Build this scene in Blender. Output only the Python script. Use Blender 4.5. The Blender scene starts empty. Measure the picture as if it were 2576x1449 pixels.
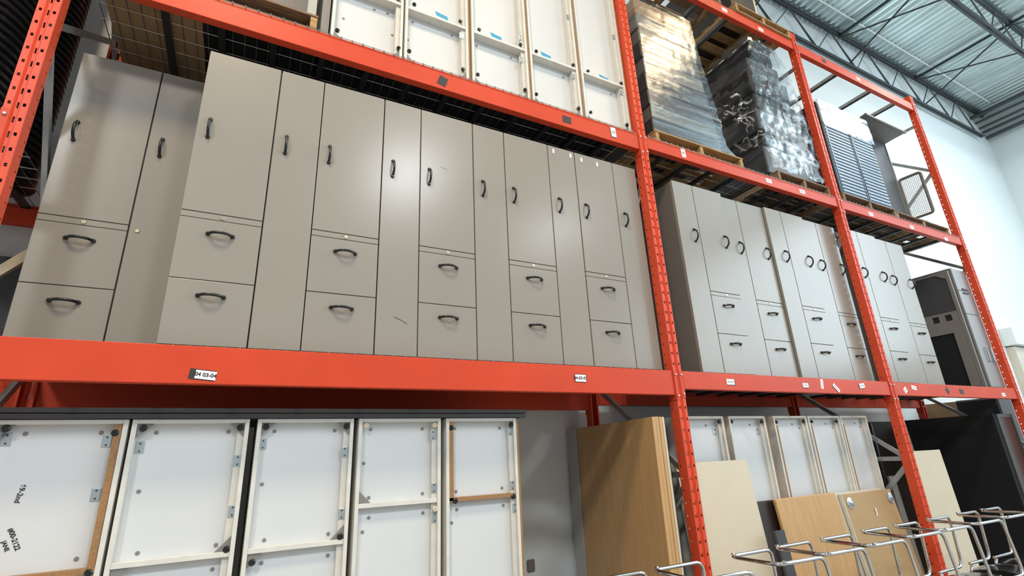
import bpy, bmesh, math, random
from mathutils import Vector, Matrix
random.seed(7)
sc = bpy.context.scene
COL = sc.collection
PI = math.pi

# ------------------------------------------------------------ camera
cam = bpy.data.cameras.new('camera'); camo = bpy.data.objects.new('camera', cam); COL.objects.link(camo)
FPX = 1269.3
cam.sensor_fit = 'HORIZONTAL'; cam.sensor_width = 36.0; cam.lens = 36.0*FPX/2576.0
cam.clip_start = 0.05; cam.clip_end = 100
Rv = Vector((0.8864, -0.4609, -0.0437)); Fv = Vector((0.4492, 0.8333, 0.3222)).normalized()
Rv = (Rv - Fv*Rv.dot(Fv)).normalized(); Uv = Rv.cross(Fv)
M = Matrix((Rv, Uv, -Fv)).transposed().to_4x4(); M.translation = Vector((-2.7101, -2.6205, 1.5))
camo.matrix_world = M
sc.camera = camo

# ------------------------------------------------------------ exposure, world, lamps
vs = sc.view_settings
vs.view_transform = 'Standard'; vs.look = 'None'; vs.gamma = 1.0; vs.exposure = 0.0; vs.use_curve_mapping = False
w = bpy.data.worlds.new('world'); sc.world = w; w.use_nodes = True
w.node_tree.nodes['Background'].inputs[0].default_value = (0.90, 0.945, 0.97, 1)
w.node_tree.nodes['Background'].inputs[1].default_value = 0.56
def area(name, loc, sx, sy, power, col, rot=(0, 0, 0)):
    l = bpy.data.lights.new(name, 'AREA'); l.shape = 'RECTANGLE'; l.size = sx; l.size_y = sy; l.energy = power; l.color = col
    o = bpy.data.objects.new(name, l); COL.objects.link(o); o.location = loc; o.rotation_euler = rot
    return o
WARM = (1.0, 0.80, 0.56)
for x, y, p, sx in [(-3.6, -3.4, 345, 0.45), (0.1, -3.4, 45, 0.45), (3.3, -2.5, 85, 0.45), (8.3, -1.9, 75, 0.45)]:
    area('high_bay_lamp', (x, y, 8.35), sx, 1.1, p, WARM if x < 3 else (1.0, 0.74, 0.44))
for x, y, p in [(-7.4, -7.6, 700), (0.3, -8.1, 430), (5.5, -9.5, 260)]:
    area('high_bay_lamp', (x, y, 8.35), 1.3, 1.3, p, (0.92, 0.97, 1.0))
COOL = (0.70, 0.88, 1.0)
area('daylight_window_lamp', (13.15, -8.8, 6.1), 4.9, 9.6, 1180, COOL, (0, math.radians(90), 0))
area('wall_fill_lamp', (10.3, -3.0, 9.05), 3.6, 1.8, 300, COOL)  # added fill to brighten the right-end walls; the roof deck has no skylight

# ------------------------------------------------------------ materials
def nmat(name):
    m = bpy.data.materials.new(name); m.use_nodes = True
    nt = m.node_tree; return m, nt, nt.nodes['Principled BSDF']
def pbr(name, col, rough=0.5, metal=0.0, spec=0.5, var=0.0, vscale=6.0, bump=0.0, bscale=40.0, coat=0.0, stretch=None, col2=None, emit=None):
    m, nt, b = nmat(name)
    b.inputs['Base Color'].default_value = (*col, 1); b.inputs['Roughness'].default_value = rough
    b.inputs['Metallic'].default_value = metal; b.inputs['Specular IOR Level'].default_value = spec
    b.inputs['Coat Weight'].default_value = coat; b.inputs['Coat Roughness'].default_value = 0.08
    tc = nt.nodes.new('ShaderNodeTexCoord'); mp = nt.nodes.new('ShaderNodeMapping')
    nt.links.new(tc.outputs['Object'], mp.inputs[0])
    if stretch: mp.inputs['Scale'].default_value = stretch
    if var > 0 or col2:
        n = nt.nodes.new('ShaderNodeTexNoise'); n.inputs['Scale'].default_value = vscale; n.inputs['Detail'].default_value = 6
        nt.links.new(mp.outputs[0], n.inputs['Vector'])
        cr = nt.nodes.new('ShaderNodeValToRGB'); cr.color_ramp.elements[0].position = 0.3; cr.color_ramp.elements[1].position = 0.7
        c2 = col2 if col2 else tuple(c*(1-var) for c in col)
        cr.color_ramp.elements[0].color = (*c2, 1); cr.color_ramp.elements[1].color = (*col, 1)
        nt.links.new(n.outputs['Fac'], cr.inputs[0]); nt.links.new(cr.outputs[0], b.inputs['Base Color'])
    if bump > 0:
        n2 = nt.nodes.new('ShaderNodeTexNoise'); n2.inputs['Scale'].default_value = bscale; n2.inputs['Detail'].default_value = 5
        nt.links.new(mp.outputs[0], n2.inputs['Vector'])
        bp = nt.nodes.new('ShaderNodeBump'); bp.inputs['Strength'].default_value = bump; bp.inputs['Distance'].default_value = 0.01
        nt.links.new(n2.outputs['Fac'], bp.inputs['Height']); nt.links.new(bp.outputs[0], b.inputs['Normal'])
    if emit:
        b.inputs['Emission Color'].default_value = (*emit[0], 1); b.inputs['Emission Strength'].default_value = emit[1]
    return m
ORANGE = pbr('orange_paint', (0.62, 0.067, 0.028), 0.42, 0, 0.18, var=0.12, vscale=3.0, bump=0.05, bscale=60)
ORANGE2 = pbr('orange_upright_paint', (0.70, 0.084, 0.036), 0.42, 0, 0.22, var=0.15, vscale=5.0, bump=0.06, bscale=60)
GALV = pbr('galvanised_steel', (0.42, 0.43, 0.43), 0.42, 0.75, 0.5, var=0.25, vscale=14)
DKSTEEL = pbr('dark_steel', (0.06, 0.065, 0.065), 0.45, 0.4, 0.5, var=0.2)
JOIST = pbr('joist_grey_paint', (0.085, 0.095, 0.10), 0.5, 0.2, 0.5, var=0.2)
BOLT = pbr('zinc_bolt', (0.75, 0.74, 0.72), 0.25, 0.9)
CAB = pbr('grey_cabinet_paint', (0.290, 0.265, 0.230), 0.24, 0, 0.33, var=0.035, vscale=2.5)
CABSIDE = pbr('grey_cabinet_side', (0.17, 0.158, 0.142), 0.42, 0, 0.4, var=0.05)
GAP = pbr('dark_reveal', (0.03, 0.03, 0.03), 0.6)
BLACKP = pbr('black_plastic', (0.012, 0.012, 0.013), 0.25)
BLACKM = pbr('black_matt', (0.010, 0.010, 0.011), 0.7)
WHITE = pbr('white_laminate', (0.63, 0.64, 0.64), 0.38, 0, 0.4, var=0.03)
WEDGE = pbr('white_edge', (0.68, 0.66, 0.60), 0.5, var=0.10, vscale=18)
BROWN = pbr('particleboard_edge', (0.36, 0.19, 0.075), 0.7, var=0.3, vscale=120)
CREAM = pbr('cream_laminate', (0.62, 0.53, 0.39), 0.45, var=0.04)
MAPLE = pbr('maple_veneer', (0.56, 0.33, 0.14), 0.42, 0, 0.4, var=0.16, vscale=5, stretch=(6, 6, 0.6))
MDF = pbr('particleboard', (0.45, 0.29, 0.13), 0.65, var=0.14, vscale=90)
DKWOOD = pbr('dark_laminate', (0.028, 0.018, 0.014), 0.4, var=0.2)
PALLET = pbr('pallet_wood', (0.50, 0.30, 0.12), 0.75, var=0.45, vscale=7, stretch=(1, 8, 8), bump=0.3, bscale=60)
PALLETD = pbr('weathered_pallet_wood', (0.30, 0.19, 0.11), 0.8, var=0.5, vscale=9, stretch=(1, 8, 8), bump=0.3)
CARD = pbr('cardboard', (0.42, 0.27, 0.14), 0.8, var=0.12)
CHROME = pbr('chrome', (0.62, 0.62, 0.62), 0.07, 1.0)
CHAIRBLK = pbr('black_chair_shell', (0.014, 0.013, 0.013), 0.22, 0, 0.6, coat=0.3)
DGREY = pbr('charcoal_laminate', (0.055, 0.055, 0.06), 0.45, var=0.05)
GREYP = pbr('grey_panel', (0.20, 0.19, 0.175), 0.45, var=0.06)
GUSS = pbr('grey_gusset_plastic', (0.20, 0.19, 0.18), 0.5)
TAPE = pbr('blue_tape', (0.03, 0.32, 0.55), 0.5)
PLATE = pbr('zinc_plate', (0.50, 0.56, 0.58), 0.3, 0.8)
TAGW = pbr('white_tag', (0.85, 0.84, 0.83), 0.5)
TAGB = pbr('black_magnet', (0.025, 0.025, 0.027), 0.6)
INK = pbr('ink', (0.02, 0.02, 0.025), 0.6)
FABRIC = pbr('black_fabric', (0.006, 0.007, 0.009), 0.95, bump=0.2, bscale=300)
WALLM = pbr('painted_wall', (0.80, 0.85, 0.85), 0.85, var=0.03, vscale=0.8)
FLOORM = pbr('concrete_floor', (0.36, 0.35, 0.33), 0.45, var=0.2, vscale=2.0)
DECKM = pbr('galvanised_roof_deck', (0.84, 0.93, 0.93), 0.26, 0.8, 0.5, var=0.30, vscale=3.0, stretch=(4, 0.3, 1))
GOLD = pbr('brass_lock', (0.70, 0.62, 0.42), 0.25, 0.9)
BLUEM = pbr('blue_grey_tray', (0.25, 0.33, 0.42), 0.35, var=0.12, vscale=3)
MESHM = pbr('grey_frame_plastic', (0.16, 0.145, 0.125), 0.5)

TANGLE = pbr('crumpled_film_strands', (0.35, 0.34, 0.33), 0.12, 0.2, 0.8)
def film(name, dens, rough, tint=(0.9, 0.93, 0.96), st=(1.2, 1.2, 9), dist=0.03, rot=0.25):
    m, nt, b = nmat(name)
    nt.nodes.remove(b)
    out = [n for n in nt.nodes if n.type == 'OUTPUT_MATERIAL'][0]
    gl = nt.nodes.new('ShaderNodeBsdfGlossy'); gl.inputs['Roughness'].default_value = rough; gl.inputs['Color'].default_value = (*tint, 1)
    tr = nt.nodes.new('ShaderNodeBsdfTransparent'); tr.inputs['Color'].default_value = (0.86, 0.87, 0.88, 1)
    mx = nt.nodes.new('ShaderNodeMixShader')
    tc = nt.nodes.new('ShaderNodeTexCoord'); mp = nt.nodes.new('ShaderNodeMapping')
    mp.inputs['Scale'].default_value = st; mp.inputs['Rotation'].default_value = (0, rot, 0)
    n = nt.nodes.new('ShaderNodeTexNoise'); n.inputs['Scale'].default_value = 2.2; n.inputs['Detail'].default_value = 8; n.inputs['Roughness'].default_value = 0.68
    n.inputs['Distortion'].default_value = 0.6
    bp = nt.nodes.new('ShaderNodeBump'); bp.inputs['Strength'].default_value = 1.0; bp.inputs['Distance'].default_value = dist
    fr = nt.nodes.new('ShaderNodeValToRGB'); e = fr.color_ramp.elements
    e[0].position = 0.42; e[0].color = (dens*0.35,)*3+(1,); e[1].position = 0.66; e[1].color = (min(1, dens*1.7),)*3+(1,)
    L = nt.links.new
    L(tc.outputs['Object'], mp.inputs[0]); L(mp.outputs[0], n.inputs['Vector']); L(n.outputs['Fac'], bp.inputs['Height'])
    L(bp.outputs[0], gl.inputs['Normal']); L(n.outputs['Fac'], fr.inputs[0]); L(fr.outputs[0], mx.inputs[0])
    L(tr.outputs[0], mx.inputs[1]); L(gl.outputs[0], mx.inputs[2]); L(mx.outputs[0], out.inputs[0])
    return m
FILM = film('stretch_film', 0.15, 0.06, st=(0.5, 0.5, 9), dist=0.0028, rot=0.12)
FILM2 = film('crumpled_stretch_film', 0.16, 0.06, st=(0.6, 0.6, 4), dist=0.009, rot=0.3)

# ------------------------------------------------------------ mesh builder
class MB:
    def __init__(s): s.v = []; s.f = []
    def box(s, x0, x1, y0, y1, z0, z1):
        n = len(s.v)
        s.v += [(x0,y0,z0),(x1,y0,z0),(x1,y1,z0),(x0,y1,z0),(x0,y0,z1),(x1,y0,z1),(x1,y1,z1),(x0,y1,z1)]
        s.f += [tuple(n+i for i in q) for q in ((0,3,2,1),(4,5,6,7),(0,1,5,4),(1,2,6,5),(2,3,7,6),(3,0,4,7))]
        return s
    def quad(s, a, b, c, d):
        n = len(s.v); s.v += [tuple(a), tuple(b), tuple(c), tuple(d)]; s.f.append((n, n+1, n+2, n+3)); return s
    def prism(s, pts, off):           # closed polygon pts (3D) extruded by off
        n = len(s.v); k = len(pts); o = Vector(off)
        s.v += [tuple(p) for p in pts] + [tuple(Vector(p)+o) for p in pts]
        s.f.append(tuple(n+i for i in range(k))[::-1]); s.f.append(tuple(n+k+i for i in range(k)))
        for i in range(k):
            j = (i+1) % k; s.f.append((n+i, n+j, n+k+j, n+k+i))
        return s
    def tube(s, pts, r, seg=8, closed=False, caps=True):
        P = [Vector(p) for p in pts]; n0 = len(s.v); k = len(P); prev = None
        for i, p in enumerate(P):
            if closed: d = (P[(i+1) % k]-P[i-1])
            else: d = P[min(i+1, k-1)]-P[max(i-1, 0)]
            d.normalize()
            if prev is None:
                a = d.orthogonal().normalized()
            else:
                a = prev - d*prev.dot(d)
                a = a.normalized() if a.length > 1e-6 else d.orthogonal().normalized()
            prev = a; b = d.cross(a)
            for j in range(seg):
                t = 2*PI*(j+.5)/seg
                s.v.append(tuple(p + (a*math.cos(t)+b*math.sin(t))*r))
        m = k if closed else k-1
        for i in range(m):
            for j in range(seg):
                a0 = n0+i*seg+j; a1 = n0+i*seg+(j+1) % seg
                b0 = n0+((i+1) % k)*seg+j; b1 = n0+((i+1) % k)*seg+(j+1) % seg
                s.f.append((a0, a1, b1, b0))
        if caps and not closed:
            s.f.append(tuple(n0+j for j in range(seg))[::-1]); s.f.append(tuple(n0+(k-1)*seg+j for j in range(seg)))
        return s
    def cyl(s, a, b, r, seg=16): return s.tube([a, b], r, seg)
    def lathe(s, c, prof, seg=32, axis='z'):
        n0 = len(s.v); k = len(prof)
        for r, h in prof:
            for j in range(seg):
                t = 2*PI*j/seg
                if axis == 'z': s.v.append((c[0]+r*math.cos(t), c[1]+r*math.sin(t), c[2]+h))
                else: s.v.append((c[0]+r*math.cos(t), c[1]-h, c[2]+r*math.sin(t)))
        for i in range(k-1):
            for j in range(seg):
                s.f.append((n0+i*seg+j, n0+i*seg+(j+1) % seg, n0+(i+1)*seg+(j+1) % seg, n0+(i+1)*seg+j))
        s.f.append(tuple(n0+j for j in range(seg))[::-1]); s.f.append(tuple(n0+(k-1)*seg+j for j in range(seg)))
        return s
    def build(s, name, mat, parent=None, smooth=False, bevel=0.0, bseg=1):
        me = bpy.data.meshes.new(name); me.from_pydata(s.v, [], s.f)
        bm = bmesh.new(); bm.from_mesh(me); bmesh.ops.recalc_face_normals(bm, faces=bm.faces)
        if parent is not None and parent.get('_o') is not None:
            o = Vector(parent['_o']); bmesh.ops.translate(bm, verts=bm.verts, vec=-o)
        bm.to_mesh(me); bm.free()
        me.materials.append(mat)
        if smooth:
            for p in me.polygons: p.use_smooth = True
            me.update()
            try: me.set_sharp_from_angle(angle=math.radians(40))
            except Exception: pass
        ob = bpy.data.objects.new(name, me); COL.objects.link(ob)
        if parent is not None:
            ob.parent = parent
            if parent.get('_o') is not None: ob['_o'] = parent['_o']; ob.parent = parent
        if bevel > 0:
            md = ob.modifiers.new('bevel', 'BEVEL'); md.width = bevel; md.segments = bseg; md.limit_method = 'ANGLE'
        return ob
def tag(o, label, cat, group=None):
    o['label'] = label; o['category'] = cat
    if group: o['group'] = group
    return o
def thing(name, label, cat, loc=(0, 0, 0), group=None):
    o = bpy.data.objects.new(name, None); COL.objects.link(o); o.location = loc; o.empty_display_size = 0.1
    o['_o'] = tuple(loc); tag(o, label, cat, group)
    return o
def struct(name, mb, mat, **k):
    o = mb.build(name, mat, **k); o['kind'] = 'structure'; return o
def text(body, size, mat, parent, loc, rot=(PI/2, 0, 0), name='writing'):
    cu = bpy.data.curves.new('t', 'FONT'); cu.body = body; cu.size = size; cu.align_x = 'CENTER'; cu.align_y = 'CENTER'; cu.extrude = 0.0004; cu.offset = 0.0006
    to = bpy.data.objects.new('t', cu); COL.objects.link(to)
    bpy.context.view_layer.update()
    me = bpy.data.meshes.new_from_object(to.evaluated_get(bpy.context.evaluated_depsgraph_get()))
    bpy.data.objects.remove(to)
    me.materials.clear(); me.materials.append(mat)
    o = bpy.data.objects.new(name, me); COL.objects.link(o)
    if parent is not None:
        o.parent = parent; p = Vector(parent.get('_o', (0, 0, 0))); o.location = Vector(loc)-p
    else: o.location = loc
    o.rotation_euler = rot
    return o

# ------------------------------------------------------------ building shell
XR, YB, ZC = 13.23, 1.30, 9.20
struct('floor', MB().box(-14, XR, -16, YB, -0.2, 0), FLOORM)
struct('wall_back', MB().box(-14, XR+0.2, YB, YB+0.2, 0, ZC+0.1), WALLM)
wr = MB().box(XR, XR+0.2, -3.9, YB, 0, ZC+0.1); wr.box(XR, XR+0.2, -16, -13.7, 0, ZC+0.1)
wr.box(XR, XR+0.2, -13.7, -3.9, 0, 3.6); wr.box(XR, XR+0.2, -13.7, -3.9, 8.6, ZC+0.1)
struct('wall_right', wr, WALLM)
wf = MB()
for y in (-13.7, -11.76, -9.82, -7.88, -5.94, -3.96): wf.box(XR+0.02, XR+0.14, y, y+0.06, 3.6, 8.6)
for z in (3.6, 6.07, 8.54): wf.box(XR+0.02, XR+0.14, -13.7, -3.9, z, z+0.06)
struct('window_1', wf, DKSTEEL)
# roof deck with trapezoid flutes running front to back
dk = MB(); x = -13.9; p = 0.1524; h = 0.05
pr = []
while x < XR:
    pr += [(x, ZC), (x+0.052, ZC), (x+0.070, ZC+h), (x+0.134, ZC+h)]; x += p
pr.append((x, ZC))
n0 = 0
for (px, pz) in pr: dk.v += [(px, -16, pz), (px, YB, pz)]
for i in range(len(pr)-1): dk.f.append((2*i, 2*i+1, 2*i+3, 2*i+2))
dk.box(-14, XR+0.2, -16, YB+0.2, ZC+0.06, ZC+0.2)
struct('ceiling', dk, DECKM)
# shallow white bulkhead with a cream board under it, low on the back wall
struct('trim_1', MB().box(9.68, XR, 1.10, YB, 3.09, 3.42), WALLM, bevel=0.01)
struct('trim_2', MB().box(9.75, XR, 1.18, YB, 1.2, 3.07), pbr('cream_wall_board', (0.70, 0.66, 0.56), 0.8, var=0.1, vscale=1.5))

def joist(y, label, zt=9.16, zb=8.40, x0=-6.0, x1=13.0):
    t = thing('roof_joist', label, 'roof joist', (x0, y, zb), 'open web steel joists under the roof deck')
    m = MB()
    for s in (-1, 1): m.box(x0, x1, y+s*0.012-(0.04 if s < 0 else 0), y+s*0.012+(0.04 if s > 0 else 0), zt-0.008, zt); m.box(x0, x1, y+s*0.012-0.004, y+s*0.012+0.004, zt-0.05, zt)
    m.build('top_chord', JOIST, t)
    m = MB()
    for s in (-1, 1): m.box(x0, x1-0.5, y+s*0.012-(0.04 if s < 0 else 0), y+s*0.012+(0.04 if s > 0 else 0), zb, zb+0.008); m.box(x0, x1-0.5, y+s*0.012-0.004, y+s*0.012+0.004, zb, zb+0.05)
    m.build('bottom_chord', JOIST, t)
    m = MB(); pts = []; x = x0+0.2; k = 0; step = 0.62
    while x < x1-0.4:
        pts.append((x, y, zb+0.03 if k % 2 else zt-0.04)); x += step; k += 1
    m.tube(pts, 0.013, 6); m.build('web_rod', JOIST, t)
    x = x0+0.2+step*2-0.3
    while x < x1-0.8:
        MB().cyl((x+0.3, y, zt-0.04), (x+0.3+step*0.86, y, zb+0.03), 0.009, 6).build('web_strut', JOIST, t); x += step*2
    return t
joist(1.185, 'grey open web roof joist running along the white back wall')
joist(-0.46, 'grey open web roof joist one bay out from the back wall')
joist(-2.10, 'grey open web roof joist farthest from the back wall')
for x, lab in ((6.92, 'dark cross bracing between joists nearer the orange rack'), (9.75, 'dark cross bracing between joists nearer the right wall'), (4.1, 'dark cross bracing between joists above the middle rack bay')):
    for y0, y1 in ((1.185, -0.46), (-0.46, -2.10)):
        t = thing('joist_bridging', lab + (', wall side' if y0 > 0 else ', aisle side'), 'roof bracing', (x, y0, 8.4), 'cross bracing between the roof joists')
        MB().box(x-0.02, x+0.02, y1, y0, 9.10, 9.14).build('top_angle', DKSTEEL, t)
        MB().cyl((x, y0, 9.08), (x, y1, 8.44), 0.015, 6).build('brace', DKSTEEL, t)
        MB().cyl((x+0.03, y0, 8.44), (x+0.03, y1, 9.08), 0.015, 6).build('brace', DKSTEEL, t)
tag(MB().tube([(-6, 0.86, 9.183), (12.57, 0.86, 9.183)], 0.013, 8).build('conduit', TAGW), 'thin white conduit strung across the underside of the roof deck', 'conduit')
for k, (x, z, r) in enumerate([(12.56, 9.02, 0.05), (12.72, 8.92, 0.03), (12.84, 8.80, 0.03), (12.97, 8.72, 0.035), (13.08, 8.60, 0.045)]):
    tag(MB().tube([(x, -16, z), (x, 1.28, z)], r, 10).build('roof_pipe', JOIST, smooth=True), 'dark pipe running along the top of the right wall, %s' % ['highest, tight under the roof deck', 'second from the top', 'middle of the five', 'second from the bottom', 'lowest, next to the wall'][k], 'pipe', 'dark pipes along the right wall')

# ------------------------------------------------------------ pallet rack
PX = [-3.74, 0.0, 2.76, 5.50]
def upright_front(m, x, ys, yd, z1, flip=1):
    """perforated C-section post; ys = outer face y, yd = inner (open) edge y"""
    P = 0.0762; hw = 0.040; g = 0.010; gd = 0.012*flip
    def strip(xa, xb, ya, yb, holes):
        # holes: list of (xc, hwid, hh)
        z = 0.0
        while z < z1-0.001:
            zt = min(z+P, z1); zc = z+P/2
            if not holes or zt-z < P-0.01:
                m.quad((x+xa, ya, z), (x+xb, yb, z), (x+xb, yb, zt), (x+xa, ya, zt))
            else:
                xc, hx, hh = holes
                f = lambda u: ya+(yb-ya)*(u-xa)/(xb-xa)
                a, b = xc-hx, xc+hx; c, d = zc-hh, zc+hh
                q = m.quad
                q((x+xa, f(xa), z), (x+a, f(a), z), (x+a, f(a), zt), (x+xa, f(xa), zt))
                q((x+b, f(b), z), (x+xb, f(xb), z), (x+xb, f(xb), zt), (x+b, f(b), zt))
                q((x+a, f(a), z), (x+b, f(b), z), (x+b, f(b), c), (x+a, f(a), c))
                q((x+a, f(a), d), (x+b, f(b), d), (x+b, f(b), zt), (x+a, f(a), zt))
            z = zt
    strip(-hw, -g-0.004, ys, ys, (-0.0255, 0.0055, 0.0085))
    strip(g+0.004, hw, ys, ys, (0.0255, 0.0055, 0.0085))
    strip(-g-0.004, -g+0.002, ys, ys+gd, None); strip(g-0.002, g+0.004, ys+gd, ys, None)
    strip(-g+0.002, g-0.002, ys+gd, ys+gd, (0.0, 0.0035, 0.016))
    for sx in (-1, 1):
        X = x+sx*hw; z = 0.0
        ya, yb = (ys, yd); yc = yd - 0.016*flip; hy = 0.0055
        while z < z1-0.001:
            zt = min(z+P, z1); zc = z+P/2
            if zt-z < P-0.01: m.quad((X, ya, z), (X, yb, z), (X, yb, zt), (X, ya, zt))
            else:
                a, b = (yc-hy*flip, yc+hy*flip); c, d = zc-0.006, zc+0.006
                m.quad((X, ya, z), (X, a, z), (X, a, zt), (X, ya, zt)); m.quad((X, b, z), (X, yb, z), (X, yb, zt), (X, b, zt))
                m.quad((X, a, z), (X, b, z), (X, b, c), (X, a, c)); m.quad((X, a, d), (X, b, d), (X, b, zt), (X, a, zt))
            z = zt
        m.quad((X, yd, 0), (X-sx*0.014, yd, 0), (X-sx*0.014, yd, z1), (X, yd, z1))
names = ['orange rack upright frame at the far left edge beside the black tubs', 'orange rack upright frame in the middle, left of the wrapped pallets',
         'orange rack upright frame right of the crumpled wrapped pallet', 'orange rack upright frame at the right end of the rack by the white wall']
for i, x in enumerate(PX):
    t = thing('upright_frame', names[i], 'pallet rack', (x, 0, 0), 'upright frames of the orange rack')
    H = 6.30
    m = MB(); upright_front(m, x, 0.0, 0.075, H); o = m.build('front_post', ORANGE2, t); s = o.modifiers.new('s', 'SOLIDIFY'); s.thickness = 0.0022; s.offset = 0
    m = MB(); upright_front(m, x, 1.075, 1.0, H, -1); o = m.build('rear_post', ORANGE2, t); s = o.modifiers.new('s', 'SOLIDIFY'); s.thickness = 0.0022; s.offset = 0
    for a, b in (((0.06, 1.355), (1.02, 1.355)), ((0.06, 1.37), (1.02, 2.12)), ((1.02, 2.2), (0.06, 3.62)), ((0.06, 3.60), (1.02, 4.33)), ((1.02, 4.2), (0.06, 5.05)), ((0.06, 5.07), (1.02, 5.9)), ((0.06, 5.82), (1.02, 5.82)), ((0.06, 0.3), (1.02, 0.3)), ((1.02, 0.35), (0.06, 1.30))):
        A = Vector((x, *a)); B = Vector((x, *b)); d = (B-A).normalized(); n = Vector((1, 0, 0)).cross(d)*0.019
        MB().prism([A-n-Vector((0.012, 0, 0)), A+n-Vector((0.012, 0, 0)), A+n+Vector((0.012, 0, 0)), A-n+Vector((0.012, 0, 0))], B-A).build('brace', GALV, t)
    for yy in (0.0, 1.0):
        MB().box(x-0.07, x+0.07, yy-0.03, yy+0.11, 0, 0.008).build('base_plate', ORANGE, t)
def beam(x0, x1, zb, zt, front, label, conn=True, ca=True, cb=True, grp='orange beams of the rack'):
    """x0,x1 = post centre lines; box beam with stepped top, plus end connector plates"""
    t = thing('rack_beam', label, 'rack beam', ((x0+x1)/2, 0 if front else 1.05, zb), grp)
    f = 1 if front else -1; y0 = 0.004 if front else 1.071
    a, b = x0+0.043, x1-0.043
    m = MB()
    sec = [(y0, zb), (y0, zt), (y0+f*0.026, zt), (y0+f*0.026, zt-0.030), (y0+f*0.052, zt-0.030), (y0+f*0.052, zb)]
    m.prism([(a, yy, zz) for yy, zz in sec], (b-a, 0, 0))
    m.build('beam_profile', ORANGE, t, bevel=0.003, bseg=2)
    for side, on in ((-1, ca), (1, cb)):
        if not on: continue
        X = x0 if side < 0 else x1
        # angle connector: plate over the post face plus flange on its side
        s = -side
        m = MB(); yo = -0.004 if front else 1.079
        xa, xb = X+s*0.012, X+s*0.046
        cz0, cz1 = zt-0.205 if zt-zb > 0.14 else zt-0.19, zt+0.004
        m.box(min(xa, xb), max(xa, xb), min(yo, yo+f*0.003), max(yo, yo+f*0.003), cz0, cz1)
        m.box(min(xb, xb-s*0.004), max(xb, xb-s*0.004), min(yo, yo+f*0.066), max(yo, yo+f*0.066), cz0, cz1)
        m.build('end_connector', ORANGE, t, bevel=0.0012)
        if front:
            for zz in (zt-0.028, cz0+0.028):
                MB().lathe((X+s*0.026, -0.004, zz), [(0.0085, 0.0), (0.0085, 0.004), (0.0065, 0.008), (0.003, 0.009)], 10, 'y').build('bolt', BOLT, t, smooth=True)
    return t
L1 = (1.878, 2.047); L1b = (1.921, 2.047); L2 = (3.870, 4.020); L2b = (3.906, 4.020); L3 = (6.033, 6.160)
beam(PX[0], PX[1], *L1, True, 'wide orange front beam below the six grey towers with handwritten tags')
beam(PX[1], PX[2], *L1b, True, 'orange front beam below the ring handled grey towers in the middle bay')
beam(PX[2], PX[3], *L1b, True, 'orange front beam at tower foot level in the right bay, two black magnets on it')
beam(PX[0], PX[1], *L2, True, 'orange front beam above the six grey towers, below the white cabinets')
beam(PX[1], PX[2], *L2b, True, 'orange front beam carrying the two plastic wrapped pallets')
beam(PX[2], PX[3], *L2b, True, 'orange front beam carrying the wrapped trays and mesh door cabinet')
beam(PX[1], PX[2], *L3, True, 'highest orange front beam above the wrapped pallets, a wooden pallet on it')
beam(PX[2], PX[3], *L3, True, 'highest orange front beam over the right bay, nothing standing on it')
beam(-7.4, PX[0], 2.92, 3.05, True, 'short visible stub of orange front beam left of the leftmost upright', ca=False)
beam(-7.4, PX[0], *L1, True, 'orange front beam of the bay beyond the leftmost upright, tower foot level', ca=False)
bn = ['left bay', 'middle bay', 'right bay']
for i in range(3):
    for (za, zb_), nm in (((L1, L1b, L1b)[i], 'behind the foot of the grey towers'), ((L2, L2b, L2b)[i], 'behind the shelf above the grey towers')):
        beam(PX[i], PX[i+1], za, zb_, False, 'orange rear beam %s, %s' % (nm, bn[i]), grp='orange rear beams of the rack')
beam(PX[1], PX[2], *L3, False, 'highest orange rear beam, middle bay, behind the upper pallets', grp='orange rear beams of the rack')
beam(PX[2], PX[3], *L3, False, 'highest orange rear beam, right bay, against the white wall', grp='orange rear beams of the rack')
beam(-7.4, PX[0], 2.92, 3.05, False, 'orange rear beam under the wire deck with the black tubs', ca=False, grp='orange rear beams of the rack')
beam(-7.4, PX[0], *L1, False, 'orange rear beam at tower foot level, beyond the leftmost upright', ca=False, grp='orange rear beams of the rack')

def deck(x0, x1, z, label, lip=False, sx=0.066, sy=0.062*2):
    t = thing('wire_deck', label, 'wire deck', ((x0+x1)/2, 0.5, z), 'wire mesh decks of the rack')
    m = MB(); r = 0.0026; x = x0+0.01
    while x < x1:
        m.tube(([(x, -0.003, z-0.012), (x, -0.003, z+0.006), (x, 0.012, z+0.008)] if lip else [(x, 0.030, z+0.003)]) + [(x, 1.065, z+0.008)], r, 4); x += sx
    y = 0.06
    while y < 1.06:
        m.cyl((x0, y, z+0.003), (x1, y, z+0.003), r, 4); y += sy
    m.build('wire_mesh', GALV, t)
    if lip: MB().tube([(x0, -0.006, z-0.006), (x1, -0.006, z-0.006)], r*1.1, 4).build('front_wire', GALV, t)
    n = max(2, int((x1-x0)/0.30)); 
    for k in range(n):
        xx = x0+0.33+(x1-x0-0.5)*k/(n-1)
        MB().box(xx-0.018, xx+0.018, 0.032, 1.043, z-0.026, z-0.001).build('support_channel', DKSTEEL, t)
    return t
ZD = 4.022
deck(PX[0]+0.06, PX[1]-0.06, ZD, 'wire mesh deck carrying the row of white open cabinets', True)
deck(PX[1]+0.06, PX[2]-0.06, ZD, 'wire mesh deck under the plastic wrapped pallets', True)
deck(PX[2]+0.06, PX[3]-0.06, ZD, 'wire mesh deck under the wrapped tray stack and mesh door cabinet', True)
deck(PX[0]+0.06, PX[1]-0.06, 2.049, 'wire mesh deck under the six grey towers with bow handles')
deck(PX[1]+0.06, PX[2]-0.06, 2.049, 'wire mesh deck under the grey towers in the middle bay')
deck(PX[2]+0.06, PX[3]-0.06, 2.049, 'wire mesh deck under the grey towers in the right bay')
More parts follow.
